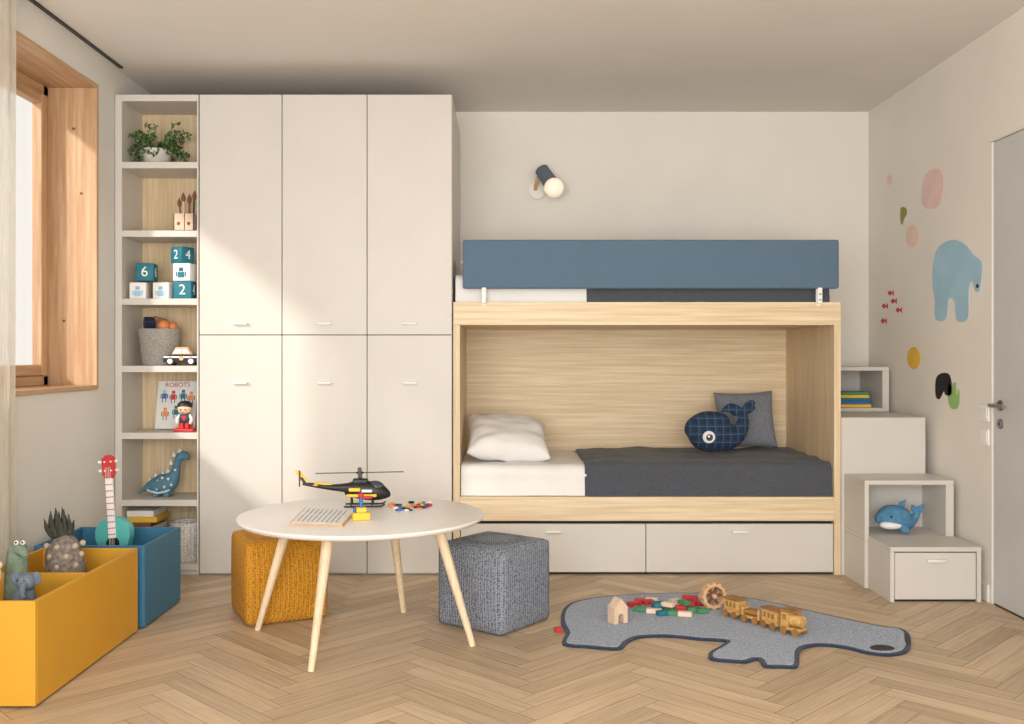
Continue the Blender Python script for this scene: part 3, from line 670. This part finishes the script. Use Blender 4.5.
b.box(.0,.05,-.046,-.036,.04,.052,RED,.002,M)
b.done()
b=B('notepad'); cs=[TP(305,509),TP(357,511),TP(343,527),TP(289,525)]
b.prism([(p.x,p.y) for p in (cs[3],cs[2],cs[1],cs[0])],.006,Matrix.Translation((0,0,tz)),BEECH,.001)
cc=sum(cs,Vector())/4; sm=[cc+(p-cc)*.93 for p in cs]
b.prism([(p.x,p.y) for p in (sm[3],sm[2],sm[1],sm[0])],.0015,Matrix.Translation((0,0,tz+.006)),WHT)
for i in range(9):
    f=(i+1)/10.5; a=sm[0].lerp(sm[1],f); c_=sm[3].lerp(sm[2],f)
    for (u0,u1) in ((.08,.45),(.5,.9)):
        p=a.lerp(c_,u0); q=a.lerp(c_,u1); p.z=q.z=tz+.0075; b.cyl(p,q,.0016,.0016,BLUE,6)
b.done()
b=B('toy_block_tower'); p=TP(361,520); M=T(p.x,p.y,tz,.3)
b.box(-.035,.035,-.02,.02,0,.03,YEL,.003,M); b.box(-.02,.02,-.018,.018,.0305,.05,YEL,.003,M); b.cyl((0,0,.05),(0,0,.09),.008,.008,BLUE,12,M=M); b.sph(M@Vector((0,0,.097)),.012,RED); b.cyl((-.025,0,.03),(-.025,0,.05),.006,.006,BLUE,12,M=M); b.done()
b=B('loose_building_bricks')
cols=[RED,YEL,BLK,WHT,BLUE,BLK,ORG]
for i in range(40):
    p=TP(random.uniform(390,434),random.uniform(503,511)); s=random.uniform(.005,.010)
    b.box(-s*1.4,s*1.4,-s,s,0,s,random.choice(cols),.001,T(p.x,p.y,tz,random.uniform(0,3)))
b.done()
# ---------------------------------------------------------------- rug
rp=[(563,612),(574,604),(600,599),(640,596),(690,595),(735,598),(775,605),(815,614),(855,623),(885,629),(899,630),(909,636),(911,646),(906,654),(890,657),(868,655),(848,650),(826,647),(810,648),(800,653),(798,668),(782,669),(764,668),(758,661),(746,664),(728,663),(711,661),(709,655),(721,648),(726,643),(700,641),(668,638),(640,639),(628,644),(619,651),(590,649),(563,646),(566,635),(561,624)]
gp=[G(*p) for p in rp]; gp=crv(gp,4,True)
def inset(pp,d):
    n=len(pp); area=sum(pp[i].x*pp[(i+1)%n].y-pp[(i+1)%n].x*pp[i].y for i in range(n)); sg=1 if area>0 else -1; o=[]
    for i in range(n):
        t_=(pp[(i+1)%n]-pp[i-1]); t_.z=0; t_.normalize(); o.append(pp[i]+Vector((-t_.y,t_.x,0))*d*sg)
    return o
b=B('bear_shaped_rug')
b.prism([(p.x,p.y) for p in gp],.010,Matrix.Translation((0,0,.0006)),NAVY,.001)
b.prism([(p.x,p.y) for p in inset(gp,.018)],.0125,Matrix.Translation((0,0,.0006)),RUGG,.001)
e=[G(x,y) for x,y in ((870,650),(880,648),(892,650),(894,653),(882,654),(873,653))]
b.prism([(p.x,p.y) for p in crv(e[::-1],3,True)],.0012,Matrix.Translation((0,0,.013)),BLK)
e=[G(x,y) for x,y in ((904,636),(909,641),(909,648),(905,645))]; b.prism([(p.x,p.y) for p in e[::-1]],.0012,Matrix.Translation((0,0,.013)),BLK)
b.done()
rz=.0142
def GR(x,y): 
    p=G(x,y,rz); return p
b=B('wooden_house_block'); p=GR(617,622); M=T(p.x,p.y,rz,.5)
outl=[(-.035,0),(-.035,.07),(0,.108),(.035,.07),(.035,0),(.013,0)]+[(.013*math.cos(a),.03+.013*math.sin(a)) for a in [math.pi*i/8 for i in range(9)]]+[(-.013,0)]
b.prism(outl,.05,M@Matrix.Translation((0,.02,0))@Matrix.Rotation(math.pi/2,4,'X'),PALE,0); b.done()
b=B('toy_block_pile')
cols=[RED,GRN,RED,PEACH,TEAL,GRN,PEACH,RED]
k=0
for (x,y) in ((634,604),(641,609),(648,602),(654,611),(660,604),(668,607),(675,601),(681,608),(688,604),(694,610),(700,603),(652,600),(663,613),(673,613),(685,614),(640,601),(690,598),(702,611),(657,607),(678,605)):
    p=GR(x,y+2); s=.017+.011*random.random(); h=.02
    b.box(-s*1.3,s*1.3,-.016,.016,0,h,cols[k%8],.002,T(p.x,p.y,rz,random.uniform(-.6,.6))); k+=1
for (x,y) in ((656,607),(684,605),(668,607)):
    p=GR(x,y+4); b.box(-.028,.028,-.016,.016,0,.019,cols[k%8],.002,T(p.x,p.y,rz+.0205,.4*k)); k+=1
b.done()
b=B('wooden_wheel_toy'); p=GR(713,609); R=.062; M=T(p.x,p.y,rz+R,.25)@Matrix.Rotation(math.pi/2,4,'X')@Matrix.Scale(1.19,4)
def ring(r0,r1,h,m,n=28,teeth=False):
    tb=bmesh.new(); 
    def rg(r,z): return [tb.verts.new((r*math.cos(6.28318*i/n),r*math.sin(6.28318*i/n),z)) for i in range(n)]
    a,c_,d_,e_=rg(r0,-h/2),rg(r1,-h/2),rg(r1,h/2),rg(r0,h/2)
    for A,C in ((a,c_),(c_,d_),(d_,e_),(e_,a)):
        for i in range(n): tb.faces.new((A[i],A[(i+1)%n],C[(i+1)%n],C[i]))
    b.add(tb,m,M,False)
ring(.036,.047,.03,BEECH)
for i in range(12):
    a=i*math.pi/6; b.box(-.006,.006,-.0055,.0055,-.013,.013,BEECH,.001,M@Matrix.Rotation(a,4,'Z')@Matrix.Translation((.0465,0,0)))
for i in range(6):
    a=i*math.pi/3; b.box(.004,.038,-.004,.004,-.008,.008,BROWN,.001,M@Matrix.Rotation(a,4,'Z'))
b.cyl((0,0,-.017),(0,0,.017),.009,.009,BEECH,16,M=M); b.done()
b=B('wooden_toy_train'); TW=wood('train_wood',(214,176,110),(182,138,76),'X',40); DW=mat('train_dark',(150,106,58),.5,.08,20)
A=GR(726,614); Z=GR(804,637); dv=(Z-A); n=4; K=1.3
for i in range(n):
    c=A+dv*((i+.5)/n); ang=math.atan2(dv.y,dv.x)+(.12 if i%2 else -.08); ln=dv.length/n*.43/K; M=T(c.x,c.y,rz,ang)@Matrix.Scale(K,4)
    b.box(-ln,ln,-.022,.022,.014,.024,TW,.002,M)
    for x in (-ln*.6,ln*.6):
        for y in (-.024,.024): b.cyl((x,y-.004,.012),(x,y+.004,.012),.0118,.0118,DW,16,M=M)
    if i<n-1: b.box(ln,ln+.016,-.003,.003,.016,.02,DW,.0005,M)
    if i==n-1:
        b.cyl((-.01,0,.044),(ln,0,.044),.019,.019,TW,18,M=M); b.cyl((ln*.6,0,.06),(ln*.6,0,.082),.006,.009,DW,12,M=M); b.box(-ln,-.008,-.021,.021,.024,.07,TW,.002,M); b.box(-ln-.004,0,-.025,.025,.07,.077,DW,.002,M); b.sph(M@Vector((.012,0,.063)),.009,DW)
        b.box(-ln+.008,-.014,-.0218,-.0212,.045,.063,DW,0,M)
    elif i==1:
        for x in (-ln+.004,ln-.004): b.box(x-.004,x+.004,-.021,.021,.024,.05,TW,.001,M)
        for y in (-.012,.0,.012): b.cyl((-ln+.01,y,.034),(ln-.01,y,.034),.008,.008,DW,12,M=M)
    else:
        b.box(-ln+.003,ln-.003,-.02,.02,.024,.06,TW,.002,M); b.box(-ln,ln,-.024,.024,.06,.066,DW,.002,M)
        for x in (-ln*.5,0,ln*.5): b.box(x-.005,x+.005,-.0208,-.0202,.036,.052,DW,0,M)
b.done()
b=B('red_block'); p=G(558,632); b.box(-.016,.016,-.011,.011,0,.018,RED,.002,T(p.x,p.y,.0005,.2)); b.done()
# ---------------------------------------------------------------- lights
w=bpy.data.worlds.new('sky'); bpy.context.scene.world=w; w.use_nodes=True; nt=w.node_tree
bg=nt.nodes['Background']; bg.inputs[0].default_value=(1.0,.965,.91,1); bg.inputs[1].default_value=.98
s=bpy.data.lights.new('sun','SUN'); s.energy=2.9; s.angle=math.radians(4.5); s.color=(1,.94,.85)
so=bpy.data.objects.new('sun',s); so.rotation_euler=Vector((1,1.2,-.83)).to_track_quat('-Z','Y').to_euler(); so.location=(-6,-4,6); bpy.context.collection.objects.link(so)
def area(name,loc,d,sx,sy,e,col):
    l=bpy.data.lights.new(name,'AREA'); l.shape='RECTANGLE'; l.size=sx; l.size_y=sy; l.energy=e; l.color=col
    ob=bpy.data.objects.new(name,l); ob.location=loc; ob.rotation_euler=Vector(d).to_track_quat('-Z','Z').to_euler(); bpy.context.collection.objects.link(ob)
area('added_rear_fill',(-.3,-1.2,1.4),(.05,1,.11),3.4,2.1,212,(1,.985,.955))  # unseen fill lamp behind the camera, added to brighten the room
# ---------------------------------------------------------------- camera
cam=bpy.data.cameras.new('camera'); cam.sensor_width=36; cam.lens=F/1024*36; cam.shift_x=7/1024; cam.shift_y=-5/1024; cam.clip_start=.05
co=bpy.data.objects.new('camera',cam); co.location=(0,0,CH); co.rotation_euler=(math.pi/2,0,0); bpy.context.collection.objects.link(co)
bpy.context.scene.camera=co
bpy.context.scene.view_settings.view_transform='Standard'
